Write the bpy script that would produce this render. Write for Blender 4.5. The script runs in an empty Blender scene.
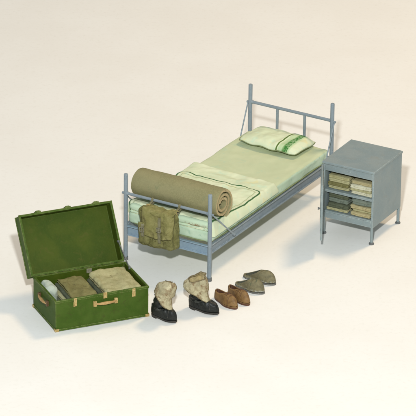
import bpy, bmesh, math, random
from mathutils import Vector, Matrix, Euler, noise
R = math.radians
PI = math.pi
sc = bpy.context.scene
C = sc.collection

# ------------------------------------------------------------------ camera
cam = bpy.data.cameras.new('camera'); camo = bpy.data.objects.new('camera', cam); C.objects.link(camo)
cam.lens = 36 * 4519.88 / 416; cam.sensor_width = 36; cam.clip_start = .5; cam.clip_end = 300
camo.matrix_world = Matrix.Translation((0, -34, 15.7509)) @ Matrix.Rotation(R(90 - 24.2878), 4, 'X') @ Matrix.Rotation(R(.675), 4, 'Z')
sc.camera = camo

# ------------------------------------------------------------------ light
w = bpy.data.worlds.new('World'); sc.world = w; w.use_nodes = True
bg = w.node_tree.nodes['Background']
bg.inputs[0].default_value = (.86, .95, 1.0, 1); bg.inputs[1].default_value = .42
sc.view_settings.view_transform = 'Standard'; sc.view_settings.look = 'None'
sc.view_settings.exposure = 0; sc.view_settings.gamma = 1

def area(name, az, el, dist, size, power, col, target=(.3, .2, .2)):
    """az: degrees from the camera's side (-y) towards +x"""
    L = bpy.data.lights.new(name, 'AREA'); L.shape = 'DISK'; L.size = size; L.energy = power; L.color = col
    o = bpy.data.objects.new(name, L); C.objects.link(o)
    d = Vector((math.sin(R(az)) * math.cos(R(el)), -math.cos(R(az)) * math.cos(R(el)), math.sin(R(el))))
    o.location = Vector(target) + d * dist
    o.rotation_euler = (-d).to_track_quat('-Z', 'Y').to_euler()
area('front_lamp', -1.5, 31, 20, .60, 3130, (.94, .985, 1.0))
area('warm_lamp', 130, 57, 16, 3.0, 1060, (1.0, .74, .45))

# ------------------------------------------------------------------ node helpers
class NT:
    def __init__(s, name):
        s.m = bpy.data.materials.new(name); s.m.use_nodes = True; s.t = s.m.node_tree; s.n = s.t.nodes
        s.b = s.n['Principled BSDF']
    def L(s, a, b): s.t.links.new(a, b)
    def put(s, sock, v):
        if isinstance(v, bpy.types.NodeSocket): s.L(v, sock)
        elif isinstance(v, (tuple, list)) and len(v) == 3 and sock.type == 'RGBA': sock.default_value = (*v, 1)
        else: sock.default_value = v
    def M(s, op, a, b=0.0, c=None, clamp=False):
        n = s.n.new('ShaderNodeMath'); n.operation = op; n.use_clamp = clamp
        s.put(n.inputs[0], a); s.put(n.inputs[1], b)
        if c is not None: s.put(n.inputs[2], c)
        return n.outputs[0]
    def obj(s): return s.n.new('ShaderNodeTexCoord').outputs['Object']
    def xyz(s):
        n = s.n.new('ShaderNodeSeparateXYZ'); s.L(s.obj(), n.inputs[0]); return n.outputs
    def noise(s, scale, detail=3, rough=.55, dist=0, vec=None, stretch=None):
        n = s.n.new('ShaderNodeTexNoise'); n.inputs['Scale'].default_value = scale
        n.inputs['Detail'].default_value = detail; n.inputs['Roughness'].default_value = rough; n.inputs['Distortion'].default_value = dist
        v = vec or s.obj()
        if stretch:
            mp = s.n.new('ShaderNodeMapping'); s.L(v, mp.inputs[0]); mp.inputs['Scale'].default_value = stretch; v = mp.outputs[0]
        s.L(v, n.inputs['Vector']); return n.outputs[0]
    def ramp(s, f, lo, hi):
        n = s.n.new('ShaderNodeMapRange'); n.interpolation_type = 'SMOOTHSTEP'
        s.L(f, n.inputs[0]); n.inputs[1].default_value = lo; n.inputs[2].default_value = hi; return n.outputs[0]
    def mix(s, f, a, b):
        n = s.n.new('ShaderNodeMix'); n.data_type = 'RGBA'
        s.put(n.inputs[0], f); s.put(n.inputs[6], a); s.put(n.inputs[7], b); return n.outputs[2]
    def bump(s, h, strength, dist=.01):
        n = s.n.new('ShaderNodeBump'); n.inputs['Strength'].default_value = strength; n.inputs['Distance'].default_value = dist
        s.L(h, n.inputs['Height']); s.L(n.outputs[0], s.b.inputs['Normal']); return n
    def edge(s, radius, lo=.02, hi=.12):
        bv = s.n.new('ShaderNodeBevel'); bv.samples = 4; bv.inputs['Radius'].default_value = radius
        g = s.n.new('ShaderNodeNewGeometry')
        d = s.n.new('ShaderNodeVectorMath'); d.operation = 'DOT_PRODUCT'
        s.L(bv.outputs[0], d.inputs[0]); s.L(g.outputs['Normal'], d.inputs[1])
        return s.ramp(s.M('SUBTRACT', 1.0, d.outputs['Value']), lo, hi)
    def done(s, col, rough=.6, spec=.4, metal=0):
        s.put(s.b.inputs['Base Color'], col); s.put(s.b.inputs['Roughness'], rough)
        s.b.inputs['Specular IOR Level'].default_value = spec; s.b.inputs['Metallic'].default_value = metal
        return s.m

def cloth(name, a, b, c=None, scale=14, bump=.35, weave=260, rough=.85, bd=.004, speck=1, clo=.56):
    t = NT(name)
    n1 = t.ramp(t.noise(scale, 5, .6, .6), .36, .64)
    col = t.mix(n1, a, b)
    if c: col = t.mix(t.ramp(t.noise(scale * 2.0, 5, .62, .3), clo, clo + .14), col, c)
    if speck: col = t.mix(t.ramp(t.noise(scale * 14, 2, .5), .35, .75), col, tuple(min(1, x * 1.22 + .004) for x in a))
    h = t.M('ADD', t.M('MULTIPLY', t.noise(weave, 2), .3), t.noise(scale * 3, 4))
    t.bump(h, bump, bd)
    return t.done(col, rough, .25)

def paint(name, a, b, wear, edge_r=.008, scale=9, rough=.42, bump=.12, grime=None, spec=.45, wearlo=.38, wearhi=.6):
    t = NT(name)
    col = t.mix(t.ramp(t.noise(scale, 5, .62, .4), .34, .66), a, b)
    if grime: col = t.mix(t.M('MULTIPLY', t.ramp(t.noise(scale * 2.7, 6, .7, .8), .52, .76), .75), col, grime)
    col = t.mix(t.M('MULTIPLY', t.ramp(t.noise(scale * 16, 2, .5), .5, .8), .25), col, tuple(min(1, x * 1.6 + .01) for x in a))
    if wear:
        e = t.M('MULTIPLY', t.edge(edge_r), t.ramp(t.noise(24, 4, .65), wearlo, wearhi), clamp=True)
        col = t.mix(e, col, wear)
    t.bump(t.noise(70, 3), bump, .003)
    return t.done(col, t.M('ADD', rough, t.M('MULTIPLY', t.noise(scale * 2, 3), .2)), spec)

# ------------------------------------------------------------------ materials
def floor_mat():
    t = NT('paper')
    col = t.mix(t.ramp(t.noise(1.1, 4, .6), .35, .65), (.865, .835, .78), (.885, .86, .81))
    col = t.mix(t.M('MULTIPLY', t.ramp(t.noise(26, 5, .7), .5, .72), .5), col, (.80, .765, .70))
    t.bump(t.noise(45, 5, .7), .12, .004)
    return t.done(col, .8, .2)
def slipper_mat():
    t = NT('grey_green_felt'); x, y, z = t.xyz()
    col = t.mix(t.ramp(t.noise(20, 5, .6, .6), .36, .64), (.140, .120, .065), (.205, .178, .095))
    col = t.mix(t.ramp(t.noise(40, 4, .6), .55, .7), col, (.065, .085, .050))
    low = t.M('MULTIPLY', t.M('SUBTRACT', 1.0, t.ramp(z, .022, .040)), t.ramp(t.noise(75, 3, .6), .48, .60))
    col = t.mix(t.M('MULTIPLY', low, .8), col, (.42, .43, .38))
    t.bump(t.M('ADD', t.noise(60, 4), t.M('MULTIPLY', t.noise(300, 2), .3)), .6, .004)
    return t.done(col, .75, .3)
MAT = dict(
    paper=floor_mat(),
    steel=paint('grey_blue_enamel', (.205, .245, .270), (.235, .275, .295), (.42, .48, .50), .006, 11, .45, .15, (.12, .15, .17)),
    steel_pale=paint('pale_blue_enamel', (.21, .29, .36), (.25, .33, .385), (.42, .50, .55), .006, 11, .45, .15, (.13, .20, .27)),  # same enamel as the bed, with the blue of cool shade painted in
    cabinet=paint('cabinet_enamel', (.205, .255, .260), (.240, .280, .275), (.48, .54, .50), .009, 6, .5, .14, (.235, .245, .215)),
    cabinet_in=paint('cabinet_inner_enamel', (.12, .16, .20), (.15, .19, .22), None, .006, 8, .55, .1),
    bucklemetal=paint('dull_buckle', (.17, .15, .10), (.26, .24, .17), None, scale=40, rough=.45),
    foot=paint('leg_ferrule', (.10, .11, .11), (.15, .15, .14), None, scale=30, rough=.5),
    green=paint('trunk_green', (.036, .074, .004), (.052, .092, .009), (.24, .27, .09), .010, 7, .5, .35, (.046, .046, .009), spec=.2, wearlo=.36, wearhi=.58),
    green_in=paint('trunk_lining_green', (.036, .062, .002), (.054, .076, .004), (.17, .24, .09), .007, 5, .5, .25, (.082, .080, .012), spec=.2),
    brass=paint('aged_brass', (.32, .21, .065), (.46, .33, .12), (.70, .58, .30), .005, 30, .4, .4, (.13, .09, .03)),
    tan=paint('tan_leather', (.34, .20, .07), (.46, .29, .115), (.66, .50, .27), .006, 26, .5, .3, (.22, .10, .035)),
    darkleather=paint('dark_strap_leather', (.065, .032, .012), (.10, .055, .02), (.25, .17, .08), .005, 26, .5, .3),
    brown=paint('brown_shoe_leather', (.150, .078, .025), (.250, .145, .055), None, .004, 18, .5, .8, (.070, .032, .012), spec=.3),
    browntrim=paint('brown_shoe_trim', (.07, .028, .014), (.11, .045, .02), None, .004, 22, .5, .4),
    slipper=slipper_mat(),
    slippersole=cloth('grey_worn_sole', (.11, .105, .09), (.17, .165, .15), (.42, .42, .38), 40, .5, 300, .7),
    slipperin=cloth('slipper_insole', (.055, .055, .04), (.085, .082, .055), None, 30, .4, 300, .8),
    black=paint('black_boot_leather', (.006, .007, .006), (.014, .016, .013), (.20, .21, .18), .006, 26, .36, 1.0, (.035, .036, .028), spec=.32),
    sole=paint('boot_sole', (.02, .018, .015), (.04, .035, .028), (.10, .09, .07), .004, 30, .6, .5),
    canvas=cloth('cream_gaiter_canvas', (.30, .26, .155), (.56, .50, .32), (.20, .13, .065), 9, .9, 260, .9, .006, 1, .475),
    canvasin=cloth('gaiter_inside', (.42, .33, .16), (.58, .48, .27), None, 18, .5, 260, .9),
    binding=cloth('gaiter_binding', (.13, .10, .05), (.20, .15, .08), None, 22, .5, 260, .9),
    roll=cloth('brown_felt_roll', (.225, .205, .100), (.265, .235, .120), (.205, .205, .105), 8, .4, 300, .92),
    rolledge=cloth('tan_felt_edge', (.34, .26, .13), (.45, .36, .20), (.18, .14, .07), 30, .5, 300, .92),
    bag=cloth('olive_canvas', (.140, .132, .042), (.225, .208, .082), (.070, .062, .018), 17, 1.0, 260, .9, .007),
    bagflap=cloth('olive_canvas_flap', (.180, .165, .054), (.290, .258, .105), (.105, .088, .026), 15, 1.0, 260, .9, .007),
    bagdark=cloth('olive_piping_dark', (.07, .062, .02), (.11, .10, .035), None, 30, .5, 300, .9),
    bagstrap=cloth('grey_webbing', (.15, .135, .07), (.25, .23, .15), (.08, .065, .03), 26, .5, 300, .85),
    sheet=cloth('pale_green_sheet', (.525, .57, .36), (.565, .60, .385), (.49, .575, .385), 5, .2, 300, .9, .003, 0),
    ticking=cloth('mattress_side', (.47, .60, .43), (.53, .64, .48), (.40, .54, .40), 9, .3, 300, .9, .004, 0),
    piping=cloth('olive_piping', (.16, .19, .085), (.24, .27, .14), None, 20, .3, 300, .9),
)
def linen(name, kind):
    t = NT(name)
    x, y, z = t.xyz()
    if kind == 'duvet':
        uvn = t.n.new('ShaderNodeTexCoord'); sp = t.n.new('ShaderNodeSeparateXYZ'); t.L(uvn.outputs['UV'], sp.inputs[0]); lu, lv = sp.outputs[0], sp.outputs[1]
    base = t.mix(t.ramp(t.noise(5, 4, .55), .35, .65), (.62, .67, .45), (.69, .72, .50))
    blot = t.ramp(t.noise(7.5, 3, .5, .8), .60, .70)
    base = t.mix(t.M('MULTIPLY', blot, .55), base, (.72, .66, .34))
    base = t.mix(t.M('MULTIPLY', t.ramp(t.noise(11, 3, .5, .5), .58, .66), .5), base, (.52, .68, .50))
    wob = t.M('MULTIPLY', t.M('SUBTRACT', t.noise(16, 2), .5), .006 if kind == 'duvet' else .016)
    green = (.050, .130, .045)
    if kind == 'plain': base = t.mix(.65, base, (.46, .62, .45))
    if kind == 'duvet':
        # double rounded-rectangle border line
        cx, cy, bx, by, r = .423, .30, .391, .570, .045
        qx = t.M('ADD', t.M('ABSOLUTE', t.M('SUBTRACT', lu, cx)), r - bx)
        qy = t.M('ADD', t.M('ABSOLUTE', t.M('SUBTRACT', lv, cy)), r - by)
        mx = t.M('MAXIMUM', qx, 0.0); my = t.M('MAXIMUM', qy, 0.0)
        ln = t.M('SQRT', t.M('ADD', t.M('MULTIPLY', mx, mx), t.M('MULTIPLY', my, my)))
        d = t.M('ADD', t.M('SUBTRACT', t.M('ADD', ln, t.M('MINIMUM', t.M('MAXIMUM', qx, qy), 0.0)), r), wob)
        l1 = t.M('SUBTRACT', 1.0, t.ramp(t.M('ABSOLUTE', d), .0045, .0085))
        l2 = t.M('MULTIPLY', t.M('SUBTRACT', 1.0, t.ramp(t.M('ABSOLUTE', t.M('ADD', d, .036)), .002, .008)), .5)
        col = t.mix(l2, base, (.22, .28, .10)); col = t.mix(l1, col, green)
    elif kind == 'plain':
        pz = t.M('SUBTRACT', 1.0, t.ramp(t.M('ABSOLUTE', t.M('SUBTRACT', z, .462)), .006, .02))
        py = t.M('SUBTRACT', 1.0, t.ramp(y, .03, .06))
        px = t.M('MULTIPLY', t.ramp(x, -.27, -.2), t.M('SUBTRACT', 1.0, t.ramp(x, -.07, -.03)))
        col = t.mix(t.M('MULTIPLY', t.M('MULTIPLY', pz, py), t.M('MULTIPLY', px, t.ramp(t.noise(45, 3), .40, .6))), base, (.30, .22, .12))
    else:
        u = t.M('ADD', x, wob)
        def band(c, w0, w1): return t.M('SUBTRACT', 1.0, t.ramp(t.M('ABSOLUTE', t.M('SUBTRACT', u, c)), w0, w1))
        tex = t.ramp(t.noise(60, 3, .6), .42, .54)
        col = t.mix(band(.165, .045, .06), base, (.50, .62, .36))
        col = t.mix(t.M('MULTIPLY', band(.180, .017, .024), t.M('ADD', .45, t.M('MULTIPLY', tex, .55))), col, (.045, .19, .035))
        col = t.mix(t.M('MULTIPLY', band(.160, .005, .012), .55), col, (.10, .26, .06))
        col = t.mix(band(.095, .005, .009), col, (.10, .17, .035))
    t.bump(t.M('ADD', t.noise(26, 4, .6, .5), t.M('MULTIPLY', t.noise(300, 2), .3)), .3, .005)
    return t.done(col, .9, .2)
MAT['duvet'] = linen('green_bordered_linen', 'duvet')
MAT['plain_linen'] = linen('green_linen', 'plain')
MAT['pillow'] = linen('green_striped_linen', 'pillow')

# ------------------------------------------------------------------ mesh helpers
def link(name, bm, mats, parent=None, mw=None, smooth=True, bevel=0, solid=0, sub=0, angle=40, offset=-1):
    me = bpy.data.meshes.new(name); bmesh.ops.recalc_face_normals(bm, faces=bm.faces[:]) if not solid else None
    if smooth:
        for f in bm.faces: f.smooth = True
        for e in bm.edges:
            if len(e.link_faces) == 2 and e.calc_face_angle(0) > R(angle): e.smooth = False
    bm.to_mesh(me); bm.free()
    if not isinstance(mats, (list, tuple)): mats = [mats]
    for m in mats: me.materials.append(MAT[m])
    o = bpy.data.objects.new(name, me); C.objects.link(o)
    if parent: o.parent = parent
    if mw is not None: o.matrix_world = mw
    if solid:
        s = o.modifiers.new('thickness', 'SOLIDIFY'); s.thickness = solid; s.offset = offset
        if len(mats) > 1: s.material_offset = 1
        if len(mats) > 2: s.material_offset_rim = 2
    if bevel:
        b = o.modifiers.new('edges', 'BEVEL'); b.width = bevel; b.segments = 2; b.limit_method = 'ANGLE'; b.angle_limit = R(35); b.harden_normals = False
    if sub:
        s = o.modifiers.new('smooth', 'SUBSURF'); s.levels = sub; s.render_levels = sub
    return o
def empty(name, mw):
    o = bpy.data.objects.new(name, None); C.objects.link(o); o.matrix_world = mw; o.empty_display_size = .05; return o
def tag(o, label, cat, group=None):
    o['label'] = label; o['category'] = cat
    if group: o['group'] = group
    return o
def frame(x, y, yaw, z=0): return Matrix.Translation((x, y, z)) @ Matrix.Rotation(R(yaw), 4, 'Z')
def box(bm, x0, x1, y0, y1, z0, z1, M=None):
    r = bmesh.ops.create_cube(bm, size=1)
    for v in r['verts']:
        v.co = Vector((x0 + (v.co.x + .5) * (x1 - x0), y0 + (v.co.y + .5) * (y1 - y0), z0 + (v.co.z + .5) * (z1 - z0)))
        if M: v.co = M @ v.co
    return r['verts']
def tube(bm, pts, r, n=14, cap=True):
    pts = [Vector(p) for p in pts]; rings = []; up = None
    rs = r if isinstance(r, (list, tuple)) else [r] * len(pts)
    for i, p in enumerate(pts):
        d = (pts[min(i + 1, len(pts) - 1)] - pts[max(i - 1, 0)]).normalized()
        if up is None: up = d.orthogonal().normalized()
        else: up = (up - d * up.dot(d)).normalized()
        s = d.cross(up)
        rings.append([bm.verts.new(p + (up * math.cos(2 * PI * k / n) + s * math.sin(2 * PI * k / n)) * rs[i]) for k in range(n)])
    for a, b in zip(rings, rings[1:]):
        for k in range(n): bm.faces.new((a[k], a[(k + 1) % n], b[(k + 1) % n], b[k]))
    if cap: bm.faces.new(rings[0][::-1]); bm.faces.new(rings[-1])
def ribbon(bm, pts, wdir, w, th):
    """flat strap along pts, width along wdir"""
    pts = [Vector(p) for p in pts]; wd = Vector(wdir).normalized() * w / 2; rings = []
    for i, p in enumerate(pts):
        d = (pts[min(i + 1, len(pts) - 1)] - pts[max(i - 1, 0)]).normalized(); nn = d.cross(wd).normalized() * th / 2
        rings.append([bm.verts.new(p + q) for q in (wd + nn, wd - nn, -wd - nn, -wd + nn)])
    for a, b in zip(rings, rings[1:]):
        for k in range(4): bm.faces.new((a[k], a[(k + 1) % 4], b[(k + 1) % 4], b[k]))
    bm.faces.new(rings[0][::-1]); bm.faces.new(rings[-1])
def grid(bm, fn, nu, nv, closeu=False):
    V = [[bm.verts.new(fn(i / (nu if closeu else nu - 1), j / (nv - 1))) for j in range(nv)] for i in range(nu)]
    for i in range(nu if closeu else nu - 1):
        for j in range(nv - 1):
            a = V[i]; b = V[(i + 1) % nu]; bm.faces.new((a[j], b[j], b[j + 1], a[j + 1]))
    return V
def nz(p, s, seed=0): return noise.noise(Vector(p) * s + Vector((seed * 7.3, seed * 3.1, seed * 5.7)))
def fbm(p, s, seed=0, o=3):
    return sum(nz(p, s * 2 ** k, seed + k) / 2 ** k for k in range(o))
def ridge(p, s, seed=0): return 1 - 2 * abs(nz(p, s, seed))
def rbox(bm, hx, hy, hz, rad, n=16, fn=None):
    """rounded block centred at origin, dense, displaced by fn(point, normal) -> offset vector"""
    cache = {}
    def vert(p):
        k = tuple(round(c, 5) for c in p)
        if k in cache: return cache[k]
        q = Vector((p[0] * hx, p[1] * hy, p[2] * hz))
        r3 = Vector((min(rad, hx), min(rad, hy), min(rad, hz)))
        c = Vector([max(-h + r, min(h - r, a)) for a, h, r in zip(q, (hx, hy, hz), r3)])
        d = q - c
        if d.length > 1e-9:
            e = Vector([d[i] / r3[i] if r3[i] > 0 else 0 for i in range(3)])
            m = max(abs(e.x), abs(e.y), abs(e.z)); e2 = e.normalized() * m
            q = c + Vector([e2[i] * r3[i] for i in range(3)]); nn = e2.normalized()
        else: nn = Vector((0, 0, 1))
        if fn: q = q + fn(q, nn)
        cache[k] = bm.verts.new(q); return cache[k]
    def lin(i, h):
        # denser near the ends so that the rounded edge is smooth
        t = -1 + 2 * i / n; return math.sin(t * PI / 2) * .5 + t * .5
    for ax in range(3):
        for sg in (-1, 1):
            for i in range(n):
                for j in range(n):
                    c = []
                    for (a, b) in ((i, j), (i + 1, j), (i + 1, j + 1), (i, j + 1)):
                        p = [0, 0, 0]; p[ax] = sg; p[(ax + 1) % 3] = lin(a, 1); p[(ax + 2) % 3] = lin(b, 1); c.append(vert(p))
                    if sg < 0: c.reverse()
                    if len(set(c)) == 4: bm.faces.new(c)

# ------------------------------------------------------------------ floor: one sheet of pale paper
bm = bmesh.new()
prof = [(-60, 0), (-10, 0), (0, 0), (10, 0), (90, 0)]
for (y0, z0), (y1, z1) in zip(prof, prof[1:]):
    bm.faces.new([bm.verts.new(p) for p in ((-60, y0, z0), (60, y0, z0), (60, y1, z1), (-60, y1, z1))])
bmesh.ops.remove_doubles(bm, verts=bm.verts[:], dist=1e-5)
o = link('floor', bm, 'paper', angle=60); o['kind'] = 'structure'

# ------------------------------------------------------------------ bed
BW, BL = .80, 2.05
BM = frame(.0169, -.546, -30.066)
bed = tag(empty('metal_bed', BM), 'grey blue tubular metal bed with raised head and foot rails under green bedding', 'bed')
def post(x, y, h):
    bm = bmesh.new(); tube(bm, [(x, y, .012), (x, y, h - .004), (x, y, h)], [.0175, .0175, .0155], 18)
    p = link('post', bm, 'steel', bed)
    bm = bmesh.new(); tube(bm, [(x, y, 0), (x, y, .03)], .021, 18); link('foot_cap', bm, 'foot', p)
for x in (-BW, 0):
    post(x, 0, .772); post(x, BL, .838)
def rail(name, a, b, r, mat='steel', par=None, n=12):
    bm = bmesh.new(); tube(bm, [a, b], r, n); return link(name, bm, mat, par or bed)
rail('foot_rail', (-BW, 0, .600), (0, 0, .600), .0125)
rail('head_rail', (-BW, BL, .678), (0, BL, .678), .0135)
rail('head_rail', (-BW, BL, .335), (0, BL, .335), .0125)
for x, s in ((-BW, 1), (0, -1)):
    for y, z in ((0, .600), (BL, .678)):
        bm = bmesh.new(); tube(bm, [(x + s * .013, y, z), (x + s * .024, y, z), (x + s * .030, y, z)], [.0185, .0165, .0135], 14); link('weld_collar', bm, 'steel', bed)
for k in (1, 2): rail('spindle', (-BW + BW * k / 3, BL, .335), (-BW + BW * k / 3, BL, .678), .0125)
# angle-iron frame: upright web with a flange on top
def angle_rail(name, a, b, out, mat):
    a, b = Vector(a), Vector(b); d = (b - a).normalized(); out = Vector(out)
    bm = bmesh.new()
    prof = [(0, 0), (0, .092), (.030, .092), (.030, .084), (.007, .084), (.007, .012), (.016, .012), (.016, 0)]
    rings = [[bm.verts.new(p + out * (u - .015) + Vector((0, 0, v))) for u, v in prof] for p in (a, b)]
    n = len(prof)
    for k in range(n): bm.faces.new((rings[0][k], rings[0][(k + 1) % n], rings[1][(k + 1) % n], rings[1][k]))
    bm.faces.new(rings[0]); bm.faces.new(rings[1][::-1])
    return link(name, bm, mat, bed, bevel=.0015)
angle_rail('side_rail', (0, .0, .228), (0, BL, .228), (1, 0, 0), 'steel')
angle_rail('side_rail', (-BW, .0, .228), (-BW, BL, .228), (-1, 0, 0), 'steel')
angle_rail('foot_frame', (-BW + .012, 0, .222), (-.012, 0, .222), (0, -1, 0), 'steel_pale')
angle_rail('head_frame', (-BW + .012, BL, .228), (-.012, BL, .228), (0, 1, 0), 'steel_pale')
for k in range(7):
    yy = .2 + k * .275
    bm = bmesh.new(); box(bm, -BW + .015, -.015, yy - .02, yy + .02, .300, .308); link('bed_slat', bm, 'steel', bed)
for x, s in ((-BW, -1), (0, 1)):
    xx = x + s * .022
    for a, b in (((xx, .0, .598), (xx, .357, .285)), ((xx, BL, .672), (xx, BL - .17, .285))):
        br = rail('brace', a, b, .0062, 'steel', n=8)
        for p in (a, b):
            bm = bmesh.new(); tube(bm, [(p[0] - s * .012, p[1], p[2]), (p[0] + s * .011, p[1], p[2])], .0105, 10); link('bolt', bm, 'steel', br)

# mattress under a pale green sheet
MZ0, MZ1 = .322, .432
def mfn(p, n):
    k = .006 * fbm(p, 6, 3) + .003 * ridge((p.x * .5, p.y, p.z), 11, 4) + .002 * fbm(p, 20, 4)
    side = 1 - abs(n.z)
    # tucked folds along the side
    f = .0035 * math.sin(p.y * 38 + 2.5 * nz(p, 5, 8)) * side * max(0, nz(p, 3, 9) + .4)
    return n * (k + f)
bm = bmesh.new(); rbox(bm, .398, .995, .055, .03, 44, mfn)
for v in bm.verts: v.co += Vector((-.4, 1.018, .377))
for f in bm.faces:
    f.normal_update()
    if f.calc_center_median().z < .421 and abs(f.normal.z) < .8: f.material_index = 1  # low side faces take a mintier tone
mat = link('mattress', bm, ['sheet', 'ticking'], mw=BM, sub=1); tag(mat, 'thin mattress under a plain pale green sheet on the metal bed', 'mattress')
bm = bmesh.new()
hx, hy = .401, .998
pp = []
for k in range(81):
    a = 2 * PI * k / 80; cx_, sy = math.cos(a), math.sin(a)
    e = .16
    pp.append((-.4 + hx * math.copysign(abs(cx_) ** e, cx_), 1.018 + hy * math.copysign(abs(sy) ** e, sy), .336 + .003 * nz((k * .3, 0, 0), 1)))
tube(bm, pp, .0065, 8, cap=False)
link('piping', bm, 'piping', mat)

# duvet: grid over the foot half, hangs a little over the sides
def duvet(u, v):
    x = -.825 + .846 * u; y = .022 + 1.078 * v
    far = 1 - v
    rx = min(u, 1 - u) * .846; ry = min(v, 1 - v) * 1.115
    edge = min(rx, ry)
    y += .035 * (1 - u) * v + .014 * nz((u * 3, 0, 0), 1.5, 5) * v
    top = .462 + .055 * max(0, 1 - y / .55) ** 1.2
    z = top + .010 * fbm((x, y, 0), 6, 11) + .006 * ridge((x * .6, y, 0), 9, 13) + .0025 * fbm((x, y, 0), 22, 15)
    z += .010 * math.exp(-((x + .76) ** 2) / .004 - ((y - 1.0) ** 2) / .01)
    k = max(0, 1 - edge / .035)
    z -= (z - .440) * k ** 2.2
    # drape past the mattress sides and the foot end
    sx = max(0, (x + .005) / .022, (-.805 - x) / .022)
    if sx > 0: z -= .034 * sx
    if y < .045: x = -.4 + (x + .4) * (1 - .055 * ((.045 - y) / .023) ** .7)
    return Vector((x, y, z))
bm = bmesh.new()
V = grid(bm, duvet, 90, 110)
rim = [V[i][0] for i in range(90)] + [V[89][j] for j in range(1, 110)] + [V[i][109] for i in range(88, -1, -1)] + [V[0][j] for j in range(108, 0, -1)]
# skirt down to the mattress
low = []
for v in rim:
    foot = v.co.y < .0
    zt = .428 if not foot else .425
    low.append(bm.verts.new((v.co.x, v.co.y, min(v.co.z - .008, zt) if v.co.x < -.02 and v.co.x > -.79 else v.co.z - .018)))
for i in range(len(rim)):
    j = (i + 1) % len(rim); bm.faces.new((rim[i], rim[j], low[j], low[i]))
UV = {}
for i in range(90):
    for j in range(110): UV[V[i][j]] = (.846 * i / 89, 1.115 * j / 109)
for a, b in zip(rim, low): UV[b] = UV[a]
ul = bm.loops.layers.uv.new('UVMap')
for f in bm.faces:
    for l in f.loops: l[ul].uv = UV[l.vert]
duv = link('duvet', bm, 'duvet', mw=BM, angle=70)
tag(duv, 'pale green duvet with a thin dark green border line spread over the foot half', 'duvet')
# folded foot end of the duvet: two soft layers facing the foot rail
def ffn(seed):
    def f(p, n): return n * (.006 * fbm(p, 9, seed) + .003 * fbm(p, 28, seed)) + Vector((0, -.006 * nz((p.x, 0, 0), 6, seed), 0))
    return f
bm = bmesh.new(); rbox(bm, .376, .16, .031, .026, 30, ffn(2))
for v in bm.verts: v.co += Vector((-.4, .172, .474))
link('folded_layer', bm, 'plain_linen', duv)
bm = bmesh.new(); rbox(bm, .372, .16, .012, .012, 30, ffn(6))
for v in bm.verts: v.co += Vector((-.4, .178, .438))
link('folded_layer', bm, 'plain_linen', duv)

# pillow (own origin at its base centre)
def pil(u, v, s):
    a, b = 2 * u - 1, 2 * v - 1
    hx, hy, h = .292, .182, .047
    ex = 1 - .055 * (1 - abs(b) ** 3) * 0 - .05 * abs(a) ** 6 * 0
    x = a * hx * (1 - .045 * abs(b) ** 5) ; y = b * hy * (1 - .10 * abs(a) ** 5)
    t = (max(0, 1 - abs(a) ** 4.5)) ** .5 * (max(0, 1 - abs(b) ** 3.4)) ** .5
    z = h * t * (1 + .12 * math.sin(a * 2.2 + .5))
    wr = (.010 * fbm((x, y, 0), 9, 21) + .006 * ridge((x, y * .5, 0), 13, 23)) * t
    edgec = .010 * math.sin(a * 9 + b * 3) * (1 - t)
    if s > 0: z = z + wr + .045 + edgec * .6
    else: z = -.62 * z * .6 + .045 - .002 + edgec * .6
    return Vector((x, y, max(z, .002 + .01 * (abs(a) ** 8) * 0)))
bm = bmesh.new(); grid(bm, lambda u, v: pil(u, v, 1), 60, 40); grid(bm, lambda u, v: pil(u, v, -1), 60, 40)
bmesh.ops.remove_doubles(bm, verts=bm.verts[:], dist=.0025)
PM = BM @ frame(-.415, 1.845, -2.5, .428)
pillow = link('pillow', bm, 'pillow', mw=PM @ Matrix.Rotation(R(0), 4, 'X'), sub=1, angle=180)
bm = bmesh.new(); N_ = 40
ring = [pil(k / N_, 0, 1) for k in range(N_)] + [pil(1, k / 26, 1) for k in range(26)] + [pil(1 - k / N_, 1, 1) for k in range(N_)] + [pil(0, 1 - k / 26, 1) for k in range(27)]
tube(bm, ring, .0034, 6, cap=False); link('seam_piping', bm, 'piping', pillow)
tag(pillow, 'soft pale green pillow with dark green stripes lying at the head of the bed', 'pillow')

# rolled felt mattress: spiral strip
bm = bmesh.new()
turns = 2.65; r0 = .040; r1 = .130; th = .0265
def spi(t):
    a = PI * .9 - t * turns * 2 * PI
    r = r0 + (r1 - r0) * t
    sq = 1 + .06 * math.cos(2 * (a + .6)) * (1.2 - t)
    return Vector((0, math.cos(a) * r * sq, math.sin(a) * r * sq / (1 + .10 * (1 - t))))
N = 190; K = 26; xl, xr = -.79, .03
rows = []
for i in range(N + 1):
    t = i / N; p = spi(t); q = spi(min(1, t + .004)) - spi(max(0, t - .004)); q.normalize(); nn = Vector((0, q.z, -q.y))
    if nn.dot(p) < 0: nn = -nn
    tt = th * (1 - .7 * max(0, (t - .985) / .015)) 
    row = []
    for sgn in (.5, -.5):
        for j in (range(K + 1) if sgn > 0 else range(K, -1, -1)):
            x = xl + (xr - xl) * j / K
            e = min(j, K - j); rnd = .006 * (1 if e == 0 else 0)
            en = (1 if j > K / 2 else -1) * (.006 * nz((t * 9, 0, j > K / 2), 1, 3) * (1 if e == 0 else 0) + .010 * (1 - t) * (1 if e == 0 else 0) * -1)
            f = 1 + .0
            dr = .004 * fbm((x * 2, p.y * 3, p.z * 3), 3, 31) + .0018 * fbm((x * 4, p.y * 6, p.z * 6), 6, 33)
            row.append(bm.verts.new(Vector((x + en, 0, 0)) + p + nn * (sgn * (tt - 2 * rnd * .6) + dr)))
    rows.append(row)
n = len(rows[0])
for a, b in zip(rows, rows[1:]):
    for k in range(n):
        f = bm.faces.new((a[k], a[(k + 1) % n], b[(k + 1) % n], b[k]))
        if k in (K, n - 1): f.material_index = 1
bm.faces.new(rows[0]); bm.faces.new(rows[-1][::-1])
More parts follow.
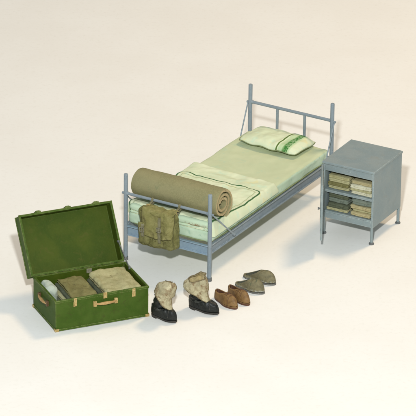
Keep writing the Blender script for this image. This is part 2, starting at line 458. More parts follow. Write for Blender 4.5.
for f in bm.faces[-2:]: f.material_index = 1
RM = BM @ frame(0, .172, -.8, .632)
rl = link('rolled_mat', bm, ['roll', 'rolledge'], mw=RM, angle=50)
tag(rl, 'thick brown felt mat rolled up and laid across the foot of the bed', 'rolled mat')

# ------------------------------------------------------------------ satchel hanging from the foot rail
SM = BM @ Matrix.Translation((-.425, -.088, .245))
bag = tag(empty('satchel', SM), 'crumpled olive canvas satchel with buckled flap hanging from the foot rail', 'satchel')
def bfn(p, n):
    g = .013 * fbm(p, 8, 41) + .014 * ridge((p.x, p.y, p.z * .45), 13, 43) + .005 * fbm(p, 30, 45)
    low = max(0, -p.z / .16)
    return n * g + Vector((.012 * low * (1 if p.x > 0 else -.6) * abs(p.x) / .17, -.012 * low, .008 * math.sin(p.x * 14) * low))
bm = bmesh.new(); rbox(bm, .168, .044, .155, .035, 34, bfn)
for v in bm.verts: v.co += Vector((0, 0, .165))
link('bag_body', bm, 'bag', bag, sub=1)
# flap
def flap(u, v):
    x = -.132 + .300 * u
    L = .21 + .018 * math.sin(u * 3.0 + .4) + .010 * nz((u * 4, 0, 0), 1, 3) - .03 * (1 - u) ** 6
    s = v * (L + .09)
    # from the back edge over the top, then down the front
    if s < .075: y, z = .035 - s, .331
    elif s < .115:
        a = (s - .075) / .04 * PI / 2; y, z = -.040 - .022 * math.sin(a), .309 + .022 * math.cos(a)
    else: y, z = -.064 - .02 * ((s - .115) / .2), .309 - (s - .115)
    d = .013 * fbm((x, y, z), 9, 51) + .014 * ridge((x, y, z * .6), 13, 53) + .003 * fbm((x, y, z), 30, 54)
    if s > .095: y -= d + .004
    else: z += d
    z -= .010 * math.exp(-((u - .5) / .3) ** 2) * (1 if s < .115 else .4)
    if u > .93 and s > .1: y += (u - .93) * .35
    if u < .07 and s > .1: y += (.07 - u) * .25
    return Vector((x, y, z))
bm = bmesh.new(); grid(bm, flap, 48, 40)
fl = link('bag_flap', bm, 'bagflap', bag, solid=.007, offset=0, sub=1)
bm = bmesh.new(); tube(bm, [flap(0.0, v / 20) for v in range(6, 21)] + [flap(u / 24, 1.0) for u in range(1, 25)] + [flap(1.0, v / 20) for v in range(19, 5, -1)], .0042, 6)
link('flap_piping', bm, 'bagdark', fl)
# front pockets
def pocket(cx, wx, zc, hz, seed):
    bm = bmesh.new()
    rbox(bm, wx, .022, hz, .018, 20, lambda p, n: n * (.009 * fbm(p, 12, seed) + .010 * ridge((p.x, p.y, p.z * .4), 16, seed + 1)))
    for v in bm.verts: v.co += Vector((cx, -.056, zc))
    return link('pocket', bm, 'bag', bag, sub=1)
pocket(-.106, .050, .115, .085, 61)
pocket(.010, .066, .100, .072, 63)
pocket(.118, .044, .100, .076, 65)
bm = bmesh.new(); grid(bm, lambda u, v: Vector((-.150 + .092 * u, -.081 - .006 * math.sin(v * 3) - .004 * nz((u, v, 0), 4), .218 - .055 * v - .008 * math.sin(u * PI) * v)), 14, 8)
link('pocket_flap', bm, 'bagflap', bag, solid=.006, offset=0)
for cx, zt, zb in ((.055, .30, .075), (-.104, .21, .10)):
    bm = bmesh.new()
    ribbon(bm, [(cx, -.092 - .010 * math.sin(k / 9 * PI) - .003 * math.sin(k * 1.7), zt + (zb - zt) * k / 9) for k in range(10)], (1, 0, 0), .026, .005)
    st = link('strap', bm, 'bagstrap', bag)
    zz = (zt + zb) / 2 + .01
    bm = bmesh.new()
    for a, b in (((-.02, -.018), (.02, -.018)), ((.02, -.018), (.02, .018)), ((.02, .018), (-.02, .018)), ((-.02, .018), (-.02, -.018)), ((0, -.018), (0, .018))):
        tube(bm, [(cx + a[0], -.110, zz + a[1]), (cx + b[0], -.110, zz + b[1])], .003, 8)
    link('buckle', bm, 'bucklemetal', st)
# hanging loops over the rail (rail axis is at y=+.088, z=.355 in satchel coordinates)
for cx in (-.115, .142):
    bm = bmesh.new()
    ry, rz, rr = .088, .355, .0155
    P = [(cx, -.02, .315), (cx, .02, .335), (cx, ry - rr - .004, .345)]
    P += [(cx, ry - rr * math.cos(a), rz + rr * math.sin(a)) for a in [PI * k / 8 for k in range(9)]]
    P += [(cx, ry + .010, .335), (cx, .050, .305), (cx, .030, .28)]
    ribbon(bm, P, (1, 0, 0), .020, .004); lp = link('hanging_loop', bm, 'bagstrap', bag)
    bm = bmesh.new(); box(bm, cx - .016, cx + .016, .008, .014, .318, .345); link('loop_buckle', bm, 'brass', lp, bevel=.001)

# ------------------------------------------------------------------ trunk
CW, CD, CH = .798, .502, .271
CM = frame(-.4688, -1.227, 23.07)
trunk = tag(empty('storage_trunk', CM), 'open green trunk with brass fittings and leather handles full of folded clothes', 'trunk')
def open_box(bm, x0, x1, y0, y1, z0, z1, t, M=None):
    """box open at z1, walls and floor t thick"""
    o = [Vector(p) for p in ((x0, y0, z0), (x1, y0, z0), (x1, y1, z0), (x0, y1, z0), (x0, y0, z1), (x1, y0, z1), (x1, y1, z1), (x0, y1, z1))]
    i = [Vector(p) for p in ((x0 + t, y0 + t, z0 + t), (x1 - t, y0 + t, z0 + t), (x1 - t, y1 - t, z0 + t), (x0 + t, y1 - t, z0 + t),
                             (x0 + t, y0 + t, z1), (x1 - t, y0 + t, z1), (x1 - t, y1 - t, z1), (x0 + t, y1 - t, z1))]
    if M: o = [M @ p for p in o]; i = [M @ p for p in i]
    O = [bm.verts.new(p) for p in o]; I = [bm.verts.new(p) for p in i]
    bm.faces.new((O[3], O[2], O[1], O[0]))
    f = bm.faces.new((I[0], I[1], I[2], I[3])); f.material_index = 1
    for k in range(4):
        j = (k + 1) % 4
        bm.faces.new((O[k], O[j], O[j + 4], O[k + 4]))
        f = bm.faces.new((I[j], I[k], I[k + 4], I[j + 4])); f.material_index = 1
        f = bm.faces.new((O[k + 4], O[j + 4], I[j + 4], I[k + 4])); 
bm = bmesh.new(); open_box(bm, -CW, 0, 0, CD, .006, CH, .016)
bmesh.ops.subdivide_edges(bm, edges=bm.edges[:], cuts=0)
body = link('trunk_body', bm, ['green', 'green_in'], trunk, bevel=.004)
# raised binding round the top and bottom edge of the body
def band(name, z0, z1, par, mat, e=.0035, M=None, x0=-CW, x1=0, y0=0, y1=CD):
    bm = bmesh.new()
    box(bm, x0 - e, x1 + e, y0 - e, y0 - .0002, z0, z1, M); box(bm, x0 - e, x1 + e, y1 + .0002, y1 + e, z0, z1, M)
    box(bm, x0 - e, x0 - .0002, y0, y1, z0, z1, M); box(bm, x1 + .0002, x1 + e, y0, y1, z0, z1, M)
    return link(name, bm, mat, par, bevel=.0012)
band('top_binding', CH - .020, CH - .002, body, 'green')
band('bottom_binding', .004, .022, body, 'green')
for cx, cy in ((-CW, 0), (0, 0), (0, CD), (-CW, CD)):
    sx = 1 if cx < -.1 else -1; sy = 1 if cy < .1 else -1
    bm = bmesh.new()
    e = .007
    box(bm, min(cx - sx * e, cx + sx * .028), max(cx - sx * e, cx + sx * .028), min(cy - sy * e, cy - sy * .0036), max(cy - sy * e, cy - sy * .0036), .001, .026)
    box(bm, min(cx - sx * e, cx - sx * .0036), max(cx - sx * e, cx - sx * .0036), min(cy - sy * .0034, cy + sy * .028), max(cy - sy * .0034, cy + sy * .028), .001, .026)
    link('corner_brace', bm, 'brass', body, bevel=.002)
# latches and centre lock
def latch(x):
    bm = bmesh.new()
    box(bm, x - .013, x + .013, -.010, -.0037, CH - .030, CH + .002)
    box(bm, x - .009, x + .009, -.014, -.0101, CH - .058, CH - .012)
    tube(bm, [(x, -.020, CH - .052), (x, -.0045, CH - .052)], .010, 12)
    box(bm, x - .015, x + .015, -.0075, -.0036, CH - .070, CH - .0305)
    link('latch', bm, 'brass', trunk, bevel=.0015)
latch(-.633); latch(-.130)
bm = bmesh.new(); x = -.376
box(bm, x - .016, x + .016, -.011, -.0037, CH - .040, CH + .010); tube(bm, [(x, -.018, CH - .022), (x, -.004, CH - .022)], .008, 12)
link('lock', bm, 'brass', trunk, bevel=.0015)
def carry_handle(name, M, half, mat, mat2, r=.0105):
    h = None
    pts = []
    for k in range(15):
        t = -1 + 2 * k / 14
        pts.append(M @ Vector((t * half, -.014 - .012 * (1 - t ** 6), -.003 * (1 - t * t))))
    bm = bmesh.new(); tube(bm, pts, [r * (1.0 + .25 * math.cos(t * PI / 14 * 2 - PI)) for t in range(15)], 12)
    for v in bm.verts: v.co += .0012 * Vector((nz(v.co, 40), nz(v.co, 40, 2), nz(v.co, 40, 4)))
    h = link(name, bm, mat, trunk)
    for s in (-1, 1):
        bm = bmesh.new(); box(bm, s * half - .014, s * half + .014, -.020, -.0005, -.024, .020, M)
        tube(bm, [M @ Vector((s * half, -.027, .010)), M @ Vector((s * half, -.002, .010))], .006, 10)
        link('handle_mount', bm, mat2, h, bevel=.002)
carry_handle('front_handle', Matrix.Translation((-.376, -.0002, .199)), .090, 'tan', 'brass')
carry_handle('side_handle', Matrix.Translation((-CW + .0002, .25, .185)) @ Matrix.Rotation(R(-90), 4, 'Z'), .085, 'tan', 'darkleather')
# lid, leaning back; rim plane through the hinge line
TH = R(34); LT = .118
LM = Matrix.Translation((-.010, CD + .004, CH + .004)) @ Matrix.Rotation(-TH, 4, 'X')
# lid coordinates: x along, z up the lid, y away from the viewer = lid depth -> open side at y=0
LX = LM @ Matrix(((1, 0, 0, 0), (0, 0, -1, LT), (0, 1, 0, 0), (0, 0, 0, 1)))
bm = bmesh.new(); open_box(bm, -CW - .002, .002, 0, CD, 0, LT, .015, LX)
lid = link('lid', bm, ['green', 'green_in'], trunk, bevel=.004)
band('lid_binding', LT - .016, LT - .002, lid, 'green', .0035, LX, -CW - .002, .002, 0, CD)
band('lid_binding', .004, .018, lid, 'green', .0035, LX, -CW - .002, .002, 0, CD)
for x in (-.633, -.376, -.130):
    bm = bmesh.new(); box(bm, x - .026, x + .026, CD + .0036, CD + .013, LT - .045, LT - .004, LX); box(bm, x - .016, x + .016, CD + .0131, CD + .019, LT - .032, LT - .006, LX)
    link('hasp', bm, 'green', lid, bevel=.002)
for x in (-.64, -.16):
    bm = bmesh.new(); tube(bm, [(x - .03, CD + .008, CH + .004), (x + .03, CD + .008, CH + .004)], .007, 10); link('hinge', bm, 'green', trunk)
# stay arms
for sx, x in ((-1, -.014),):
    a = LM @ Vector((x, -.002, .165)); b = Vector((x, .37, CH - .004))
    bm = bmesh.new(); m = (a + b) / 2 + Vector((0, -.012, -.012))
    ribbon(bm, [a, m, b], (1, 0, 0), .006, .012); stay = link('stay_arm', bm, 'foot', trunk)
    for p in (a, b):
        bm = bmesh.new(); tube(bm, [p - Vector((.009, 0, 0)), p + Vector((.009, 0, 0))], .009, 10); link('rivet', bm, 'foot', stay)
bm = bmesh.new(); box(bm, -.345, -.300, CD - .022, CD - .0162, CH - .040, CH - .002); link('catch_plate', bm, 'bucklemetal', trunk, bevel=.0015)

# ------------------------------------------------------------------ folded clothes
CLOTH = {}
def cm(key, a, b, c=None, scale=16):
    if key not in CLOTH:
        CLOTH[key] = key; MAT[key] = cloth(key, a, b, c, scale, .6, 260, .9, .005)
    return key
cm('cloth_khaki', (.34, .32, .17), (.42, .39, .22), (.22, .20, .10))
cm('cloth_beige', (.31, .285, .14), (.44, .405, .225), (.18, .16, .07))
cm('cloth_olive', (.17, .155, .085), (.24, .215, .125), (.11, .10, .05))
cm('cloth_brown', (.150, .135, .048), (.215, .195, .080), (.085, .075, .028))
cm('cloth_darkgreen', (.075, .085, .050), (.115, .125, .080), (.045, .05, .03))
cm('cloth_greygreen', (.13, .155, .12), (.18, .20, .155), (.09, .105, .08))
cm('cloth_cream', (.46, .44, .31), (.58, .56, .42), (.30, .28, .17))
cm('cloth_tan', (.34, .29, .15), (.44, .38, .21), (.20, .155, .07))
cm('cloth_white', (.36, .40, .33), (.46, .50, .42), (.26, .30, .24))
def folded(w_, d_, h_, seed, M, mat, top=False, name='folded_shirt'):
    bm = bmesh.new()
    amp = 1.0 if top else .55
    def f(p, n):
        side = 1 - abs(n.z)
        g = n * (.0060 * fbm(p, 11, seed) * amp + .0025 * fbm(p, 34, seed + 1))
        if top and n.z > .3: g.z += .005 * ridge(p, 30, seed + 9) + .015 * ridge((p.x * .7, p.y, 0), 9, seed + 2) + .010 * ridge((p.x, p.y * .6, 0), 17, seed + 3) * .7 + .012 * fbm(p, 7, seed + 5) - .012
        # the fold lines that run round the edge of a folded garment
        k = math.exp(-((p.z + .12 * h_ * nz(p, 8, seed)) / (h_ * .11)) ** 2)
        g -= Vector((n.x, n.y, 0)) * k * min(.007, h_ * .3)
        g += Vector((.006 * nz((p.z * 30, seed, 0), 1), .006 * nz((p.z * 30, 0, seed), 1), 0)) * side
        return g
    rbox(bm, w_ / 2, d_ / 2, h_ / 2, h_ * .48, 22, f)
    for v in bm.verts: v.co.z += h_ / 2
    return link(name, bm, mat, mw=M, angle=180)
def trunkm(x, y, z, rot=0): return CM @ Matrix.Translation((x, y, z)) @ Matrix.Rotation(R(rot), 4, 'Z')
# stack one: olive uniforms (x -.655..-.40), lying on the trunk floor
lay = [('cloth_darkgreen', .045), ('cloth_olive', .040), ('cloth_darkgreen', .040), ('cloth_khaki', .036), ('cloth_darkgreen', .030), ('cloth_brown', .034)]  # alternating dark green layers paint the shadowed slits between folds
names1 = ['dark green folded shirt on the floor of the open trunk, under the olive stack', 'olive folded shirt second from the bottom of the brown stack in the trunk',
          'dark green folded shirt third from the bottom of the brown stack in the trunk', 'khaki folded shirt three below the top of the brown stack in the trunk',
          'dark green folded shirt just under the rumpled brown top one in the trunk', 'rumpled brown folded shirt topmost in the middle of the trunk']
z = .023
random.seed(4)
for i, (m_, h_) in enumerate(lay):
    o = folded(.215 + (5 - i) * .012, .41 + random.uniform(-.015, .01), h_, 70 + i, trunkm(-.512 - (5 - i) * .013, .250, z, random.uniform(-1.5, 1.5)), m_, i == 5)
    tag(o, names1[i], 'folded shirt', 'folded clothes in the trunk'); z += h_ * .97
lay = [('cloth_olive', .05), ('cloth_darkgreen', .045), ('cloth_khaki', .045), ('cloth_darkgreen', .038), ('cloth_beige', .060)]  # dark green again puts gap shade into the cloth colour
names2 = ['olive folded shirt at the bottom of the beige stack in the trunk', 'dark green folded shirt second from the bottom of the beige stack in the trunk',
          'khaki folded shirt in the middle of the beige stack in the trunk', 'dark green folded shirt just under the thick beige one in the trunk',
          'thick rumpled beige folded shirt topmost beside the stay arm in the trunk']
z = .023
for i, (m_, h_) in enumerate(lay):
    o = folded(.315 + (4 - i) * .010, .42 + random.uniform(-.015, .01), h_, 90 + i, trunkm(-.188 - (4 - i) * .008, .25, z, random.uniform(-1.2, 1.2)), m_, i == 4)
    tag(o, names2[i], 'folded shirt', 'folded clothes in the trunk'); z += h_ * .97
# pale towel roll standing against the trunk's end
bm = bmesh.new()
rbox(bm, .050, .085, .116, .045, 22, lambda p, n: n * (.008 * fbm(p, 9, 7) + .007 * ridge((p.x, p.y * .5, p.z), 20, 8)))
for v in bm.verts: v.co.z += .12
o = link('bundled_towel', bm, 'cloth_white', mw=trunkm(-.722, .36, .023), angle=180)
tag(o, 'pale grey bundled towel at the end of the trunk beside the brown stack', 'towel')

# ------------------------------------------------------------------ cabinet
NW, ND, NT_, NB = .476, .517, .663, .150
NM = frame(1.3706, .1908, -28.61)
cab = tag(empty('bedside_cabinet', NM), 'grey blue metal bedside cabinet on four legs with its door open', 'cabinet')
bm = bmesh.new()
box(bm, -.018, 0, 0, ND, NB, NT_ - .022)                     # sides
box(bm, -NW, -NW + .018, 0, ND, NB, NT_ - .022)
box(bm, -NW + .0185, -.0185, ND - .014, ND - .001, NB + .001, NT_ - .023)   # back
link('cabinet_body', bm, 'cabinet', cab, bevel=.003)
bm = bmesh.new(); box(bm, -NW - .006, .006, -.008, ND + .004, NT_ - .0215, NT_); link('cabinet_top', bm, 'cabinet', cab, bevel=.005)
bm = bmesh.new(); box(bm, -NW + .0185, -.0185, .004, .020, NT_ - .082, NT_ - .022)
box(bm, -.255, -.215, -.003, .0038, NT_ - .052, NT_ - .044); link('top_rail', bm, 'cabinet', cab, bevel=.002)
bm = bmesh.new(); box(bm, -NW + .0185, -.0185, .004, ND - .015, NB + .055, NB + .067); box(bm, -NW + .0185, -.0185, .002, .018, NB + .002, NB + .0545)
link('bottom_shelf', bm, 'cabinet', cab, bevel=.002)
bm = bmesh.new(); box(bm, -NW + .0185, -.0185, .006, ND - .015, .398, .410); box(bm, -NW + .0185, -.0185, .003, .009, .388, .4105); link('shelf', bm, 'cabinet', cab, bevel=.002)
for x in (-.014, -NW + .014):
    for y in (.014, ND - .014):
        bm = bmesh.new(); tube(bm, [(x, y, .012), (x, y, NB + .004)], .0125, 14); lg = link('leg', bm, 'cabinet', cab)
        bm = bmesh.new(); tube(bm, [(x, y, 0), (x, y, .010), (x, y, .018)], [.022, .022, .014], 16); link('foot_cap', bm, 'foot', lg)
# door hinged on the far side post, swung towards the viewer
DM = Matrix.Translation((-NW - .004, -.004, 0)) @ Matrix.Rotation(R(-62.5), 4, 'Z')
bm = bmesh.new(); box(bm, .004, .450, -.008, .008, NB - .012, NT_ - .026, DM)
dr = link('door', bm, 'cabinet', cab, bevel=.003)
bm = bmesh.new(); box(bm, .03, .42, -.0115, -.0082, NB + .02, NT_ - .06, DM); box(bm, .05, .40, .0082, .0110, NB + .03, NT_ - .07, DM); link('door_panel', bm, 'cabinet', dr, bevel=.002)
bm = bmesh.new(); tube(bm, [DM @ Vector((.415, -.010, .415)), DM @ Vector((.415, -.024, .415)), DM @ Vector((.415, -.034, .415))], [.006, .009, .012], 12); link('knob', bm, 'foot', dr)
for zz in (.23, .56):
    bm = bmesh.new(); tube(bm, [DM @ Vector((-.002, -.004, zz - .03)), DM @ Vector((-.002, -.004, zz + .03))], .006, 10); link('hinge', bm, 'cabinet', dr)
# linen in the cabinet
def nm(x, y, z, rot=0): return NM @ Matrix.Translation((x, y, z)) @ Matrix.Rotation(R(rot), 4, 'Z')
stacks = [
  (-.345, .411, [('cloth_khaki', .034), ('cloth_brown', .030), ('cloth_khaki', .032), ('cloth_beige', .030)], 'on the cabinet shelf beside the open door', 'folded_towel', 'folded towel'),
  (-.128, .411, [('cloth_cream', .034), ('cloth_khaki', .024), ('cloth_cream', .036), ('cloth_tan', .032)], 'on the cabinet shelf against the closed side', 'folded_towel', 'folded towel'),
  (-.345, NB + .068, [('cloth_khaki', .026), ('cloth_darkgreen', .044), ('cloth_greygreen', .044), ('cloth_darkgreen', .046)], 'under the cabinet shelf beside the open door', 'folded_blanket', 'folded blanket'),
  (-.128, NB + .068, [('cloth_tan', .036), ('cloth_khaki', .030), ('cloth_tan', .034), ('cloth_greygreen', .060)], 'under the cabinet shelf against the closed side', 'folded_blanket', 'folded blanket')]
cn = {'cloth_khaki': 'khaki', 'cloth_brown': 'brown', 'cloth_olive': 'olive', 'cloth_beige': 'beige', 'cloth_cream': 'cream', 'cloth_tan': 'tan', 'cloth_darkgreen': 'dark green', 'cloth_greygreen': 'grey green'}
order = ['lowest', 'second lowest', 'second highest', 'topmost']
sd = 200
for x, z, ls, where, nm_, cat in stacks:
    for i, (m_, h_) in enumerate(ls):
        sd += 3
        o = folded(.200 + random.uniform(-.012, .004), .36, h_, sd, nm(x + random.uniform(-.005, .005), .203 + random.uniform(-.014, .014), z, random.uniform(-2.2, 2.2)), m_, False, nm_)
        tag(o, '%s %s folded %s %s' % (order[i], cn[m_], cat.split()[1], where), cat, 'folded linen in the bedside cabinet'); z += h_ * .97

# ------------------------------------------------------------------ footwear
def outline(t, L, W, side=1):
    """t in 0..1 round the sole, heel at t=0, toe at t=.5"""
    a = 2 * PI * t; s = (1 - math.cos(a)) / 2; sg = 1 if math.sin(a) >= 0 else -1
    endr = max(0, 1 - abs(2 * s - 1) ** 3.2) ** .5
    wf = .76 + .24 * math.exp(-((s - .68) / .24) ** 2) - .05 * math.exp(-((s - .40) / .12) ** 2)
    x = sg * W / 2 * endr * wf
    x += side * .012 * (max(0, s - .35)) ** 1.5 * 1.4
    return Vector((x, s * L, 0))
def shoe_upper(bm, L, W, side, c0, c1, cw, hheel, hvamp, base, seed, wob=.002, inner=.03, bulge=0, n=64, cr=1.0):
    """upper from the sole outline to the collar rim, then down inside; returns rim verts"""
    def collar(t):
        a = 2 * PI * t; s = (1 - math.cos(a)) / 2
        y = (c0 + (c1 - c0) * s) * L; x = math.sin(a) * cw / 2 + side * .006 * s
        k = s ** 1.2
        return Vector((x, y, base + hheel * (1 - k) + hvamp * k - .012 * math.sin(a) ** 2 * cr))
    rings = []
    m = 16
    for j in range(m + 1):
        u = j / m; ring = []
        g = u ** 1.7; h = 1 - (1 - u) ** 2.3
        for k in range(n):
            t = k / n; O = outline(t, L, W, side); Cc = collar(t)
            p = O.lerp(Cc, g); p.z = base + (Cc.z - base) * h
            s = (1 - math.cos(2 * PI * t)) / 2
            # toe box keeps some height
            p.z += .024 * math.sin(PI * min(1, u * 1.0)) * max(0, s - .4) * 1.3
            c = Vector((0, .45 * L, p.z)); dd = (p - c); dd.z = 0; dd.normalize()
            p += dd * (bulge * math.sin(PI * u) + .5 * wob)
            crease = wob * 1.4 * math.sin(p.y * 210 + 2 * nz(p, 30, seed)) * math.exp(-((p.y / L - .62) / .09) ** 2) * math.sin(PI * u)
            p += Vector((nz(p, 26, seed), nz(p, 26, seed + 1), nz(p, 26, seed + 2))) * wob * min(1, u * 3); p.z += crease
            ring.append(bm.verts.new(p))
        rings.append(ring)
    # rolled rim and inside wall
    for (inset, dz) in ((.003, .003), (.007, .001), (.009, -.010), (.010, -inner)):
        ring = []
        for k in range(n):
            p = collar(k / n); c = Vector((0, (c0 + c1) / 2 * L, 0)); d = Vector((c.x - p.x, c.y - p.y, 0)).normalized()
            q = p + d * inset; q.z = max(base + .004, p.z + dz) if dz > -.02 else base + .004
            ring.append(bm.verts.new(q))
        rings.append(ring)
    for ri, (a, b) in enumerate(zip(rings, rings[1:])):
        for k in range(n):
            f = bm.faces.new((a[k], a[(k + 1) % n], b[(k + 1) % n], b[k]))
            if ri >= m + 2: f.material_index = 1
    f = bm.faces.new(rings[-1][::-1]); f.material_index = 1
    bm.faces.new(rings[0])
def sole_bm(L, W, side, z0, z1, grow=.004, n=64, heel=0):
    bm = bmesh.new(); R_ = []
    for z, e in ((z0, grow - .002), ((z0 + z1) / 2, grow), (z1, grow - .001)):
        ring = []
        for k in range(n):
            p = outline(k / n, L, W, side); c = Vector((0, L * .5, 0)); d = (p - c).normalized() * e
            ring.append(bm.verts.new((p.x + d.x, p.y + d.y, z)))
        R_.append(ring)
    for a, b in zip(R_, R_[1:]):
        for k in range(n): bm.faces.new((a[k], a[(k + 1) % n], b[(k + 1) % n], b[k]))
    bm.faces.new(R_[0][::-1]); bm.faces.new(R_[-1])
    return bm
def heel_bm(L, W, side, z0, z1, frac=.27, n=32):
    bm = bmesh.new(); R_ = []
    pts = []
    for k in range(64):
        p = outline(k / 64, L, W, side)
        if p.y <= L * frac: pts.append(p)
    pts.sort(key=lambda p: math.atan2(p.x, -(p.y - L * frac * .9)))
    for z in (z0, z1): R_.append([bm.verts.new((p.x * 1.02, p.y, z)) for p in pts])
    nn = len(pts)
    for k in range(nn): bm.faces.new((R_[0][k], R_[0][(k + 1) % nn], R_[1][(k + 1) % nn], R_[1][k]))
    bm.faces.new(R_[0][::-1]); bm.faces.new(R_[1]); return bm
def place(heel, toe):
    h = Vector((heel[0], heel[1])); d = Vector((toe[0] - heel[0], toe[1] - heel[1]))
    return frame(h.x, h.y, math.degrees(math.atan2(d.y, d.x)) - 90), d.length

def over(bm, pts, lift=.001):
    """drop points given as (x, y) onto the top of a bmesh"""
    from mathutils.bvhtree import BVHTree
    b = BVHTree.FromBMesh(bm); out = []
    for x, y in pts:
        h = b.ray_cast(Vector((x, y, .6)), Vector((0, 0, -1)))[0]
        if h: out.append(h + Vector((0, 0, lift)))
    return out
def low_shoe(heel, toe, side, label, seed, L=None):
    M, LL = place(heel, toe); L = L or LL
    t = tag(empty('leather_shoe', M), label, 'shoe', 'pair of brown low shoes')
    W = .102
    bm = bmesh.new(); shoe_upper(bm, L, W, side, .05, .48, .060, .062, .074, .016, seed, .0036, .05)
    sx = side * .006
    lace = [over(bm, [(sx - .017 + .034 * q / 8, L * (.53 + .04 * k) + .004 * math.sin(q)) for q in range(9)], .0015) for k in range(4)]
    cap = over(bm, [(sx * 1.6 + W * .50 * math.sin(a), L * (.80 - .05 * math.cos(a))) for a in [-1.45 + 2.9 * q / 20 for q in range(21)]], .0004)
    facing = [over(bm, [(sx + s_ * (.021 + .010 * q / 8), L * (.48 + .24 * q / 8)) for q in range(9)], .0008) for s_ in (-1, 1)]
    up = link('shoe_upper', bm, ['brown', 'browntrim'], t, sub=1)
    link('sole', sole_bm(L, W, side, 0, .016, .003), 'browntrim', t)
    bm = bmesh.new()
    for l_ in lace:
        if len(l_) > 2: tube(bm, l_, .0024, 6)
    link('laces', bm, 'browntrim', up)
    bm = bmesh.new()
    for l_ in facing + [cap]:
        if len(l_) > 2: tube(bm, l_, .0017, 6)
    link('seam', bm, 'browntrim', up)
    bm = bmesh.new()
    tube(bm, [outline(k / 48, L, W, side) * 1.0 + Vector((0, 0, .0185)) for k in range(49)], .0028, 6, cap=False); link('welt', bm, 'brown', up)
low_shoe((.070, -.850), (.232, -1.085), -1, 'brown leather low shoe standing nearest the black boots', 301)
low_shoe((.178, -.765), (.345, -1.005), 1, 'brown leather low shoe standing nearest the grey green slippers', 305)

def slipper(heel, toe, side, label, seed):
    M, L = place(heel, toe)
    t = tag(empty('slipper', M), label, 'slipper', 'pair of grey green slippers')
    W = .106
    bm = bmesh.new(); shoe_upper(bm, L, W, side, .045, .55, .092, .018, .086, .012, seed, .0030, .05, .002, cr=.5)
    link('slipper_upper', bm, ['slipper', 'slipperin'], t, sub=1)
    link('sole', sole_bm(L, W, side, 0, .0125, .004), 'slippersole', t)
slipper((.236, -.612), (.458, -.790), -1, 'grey green felt slipper nearer the brown shoes', 311)
slipper((.300, -.455), (.563, -.600), 1, 'grey green felt slipper farther from the brown shoes, in front of the bed', 315)

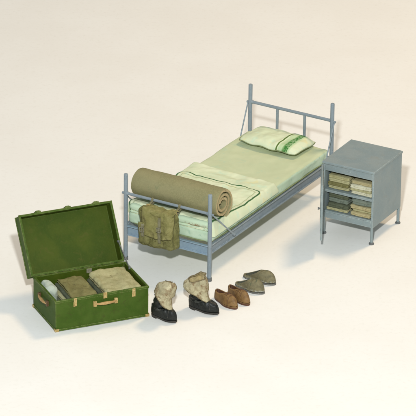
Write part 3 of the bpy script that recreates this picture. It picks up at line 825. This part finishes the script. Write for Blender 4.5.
def boot(heel, toe, side, label, seed, style, lean):
    M, L = place(heel, toe)
    t = tag(empty('boot', M), label, 'boot', 'pair of black boots with canvas gaiters')
    W = .098
    bm = bmesh.new(); shoe_upper(bm, L, W, side, .03, .52, .074, .088, .074, .022, seed, .0062, .03, .002, cr=.4)
    cap = over(bm, [(side * .01 + W * .50 * math.sin(a), L * (.80 - .05 * math.cos(a))) for a in [-1.4 + 2.8 * q / 20 for q in range(21)]], .0002)
    bt = link('boot_foot', bm, ['black', 'black'], t, sub=1)
    bm = bmesh.new(); tube(bm, cap, .0022, 6); link('toe_seam', bm, 'sole', bt)
    link('sole', sole_bm(L, W, side, .012, .023, .004), 'sole', t)
    link('heel_block', heel_bm(L, W, side, 0, .0125), 'sole', t)
    # ankle shaft
    cx, cy = 0, L * .265
    def shaft(u, v):
        a = 2 * PI * u; z = .080 + style['shaft'] * v
        rx, ry = .042 + .006 * v, L * .235 * (1 - .10 * v)
        p = Vector((cx + math.cos(a) * rx, cy + math.sin(a) * ry + lean[1] * v * .4, z))
        p += Vector((math.cos(a), math.sin(a), 0)) * (.005 * math.sin(z * 130 + 3 * nz(p, 9, seed)) + .006 * fbm(p, 18, seed))
        return p
    bm = bmesh.new(); grid(bm, shaft, 36, 20, True); link('boot_shaft', bm, 'black', t, solid=.004, sub=1)
    # canvas gaiter, low at the toe side and high at the heel side
    ztop = style['top']
    def gaiter(u, v):
        a = 2 * PI * u                      # u=.25 is the toe side, .75 the heel side
        front = .5 + .5 * math.sin(a + style['turn'])
        zb = style['hem'] - (style['hem'] - .095) * front ** 1.2 + .012 * nz((math.cos(a), math.sin(a), 0), 2, seed)
        zt = ztop + style['slant'] * math.cos(a - style['sa']) + .010 * nz((math.cos(a), math.sin(a), 0), 1.6, seed + 1)
        z = zb + (zt - zb) * v
        q = max(0, (z - .10) / (ztop - .10))
        fl = style['flare'] * max(0, math.cos(a - style['fa'])) ** 3 * math.exp(-((q - style['fq']) / .28) ** 2)
        rx = .047 + style['fx'] * q ** .8; ry = .062 + style['fy'] * q ** .8
        if style['close']:
            k = min(1, max(0, (v - .62) / .38)); m = math.sqrt(max(.0, 1 - style['close'] * k * k)); rx *= m; ry *= m
        p = Vector((lean[0] * q + math.cos(a) * (rx + fl), cy + .004 + (.055 * front * max(0, 1 - q * 2.6)) + lean[1] * q + math.sin(a) * (ry + fl), z))
        n = Vector((math.cos(a), math.sin(a), 0))
        p += n * (.008 * fbm(p, 9, seed + 3) + .004 * math.sin(a * 3 + z * 20 + style['sa']) * q + .012 * ridge((p.x, p.y, p.z * .35), 19, seed + 4) - .008 + .003 * ridge(p, 45, seed + 6) * min(1, (1 - v) * 6))
        return p
    bm = bmesh.new(); grid(bm, gaiter, 72, 34, True)
    ga = link('gaiter', bm, ['canvas', 'canvasin'], t, solid=.006, sub=1)
    bm = bmesh.new(); tube(bm, [gaiter((k % 72) / 72, 1) + Vector((0, 0, .001)) for k in range(73)], .0042, 8, cap=False); link('top_binding', bm, 'binding', ga)
    bm = bmesh.new(); tube(bm, [gaiter((k % 72) / 72, 0) for k in range(73)], .0036, 8, cap=False); link('bottom_binding', bm, 'binding', ga)
    # overlapping front edge of the gaiter
    def gflap(u, v):
        uu = (style['seam'] + .02 - .055 * (1 - v)) - .13 + .13 * u
        p = gaiter(uu, v * .985 + .005); a = 2 * PI * uu
        return p + Vector((math.cos(a), math.sin(a), 0)) * (.004 + .006 * u)
    bm = bmesh.new(); grid(bm, gflap, 14, 30); gf = link('gaiter_flap', bm, ['canvas', 'canvasin'], ga, solid=.004, sub=1)
    bm = bmesh.new(); tube(bm, [gflap(1, v / 24) for v in range(25)], .0038, 8); link('flap_binding', bm, 'binding', ga)
    bm = bmesh.new(); pts = []
    for k in range(21):
        a = PI * k / 20; pts.append((math.cos(a) * .057, L * .30 + math.sin(a) * .090, .090 + .022 * math.sin(a)))
    ribbon(bm, pts, (0, .35, 1), .012, .004); st = link('strap', bm, 'black', t)
boot((-.440, -1.205), (-.238, -1.345), 1, 'black boot with a slumped cream canvas gaiter, nearest the green trunk', 321,
     dict(seam=.30, shaft=.17, top=.335, slant=.022, sa=.3, fx=.024, fy=.027, close=.90, hem=.245, turn=.0, flare=.0, fa=0, fq=.5), (-.010, .085))
boot((-.140, -1.040), (.090, -1.200), -1, 'black boot with a wide open cream canvas gaiter, beside the brown shoes', 331,
     dict(seam=.27, shaft=.125, top=.290, slant=-.026, sa=-.5, fx=.022, fy=.028, close=.45, hem=.19, turn=.0, flare=.046, fa=-.7, fq=.62), (.0, .010))
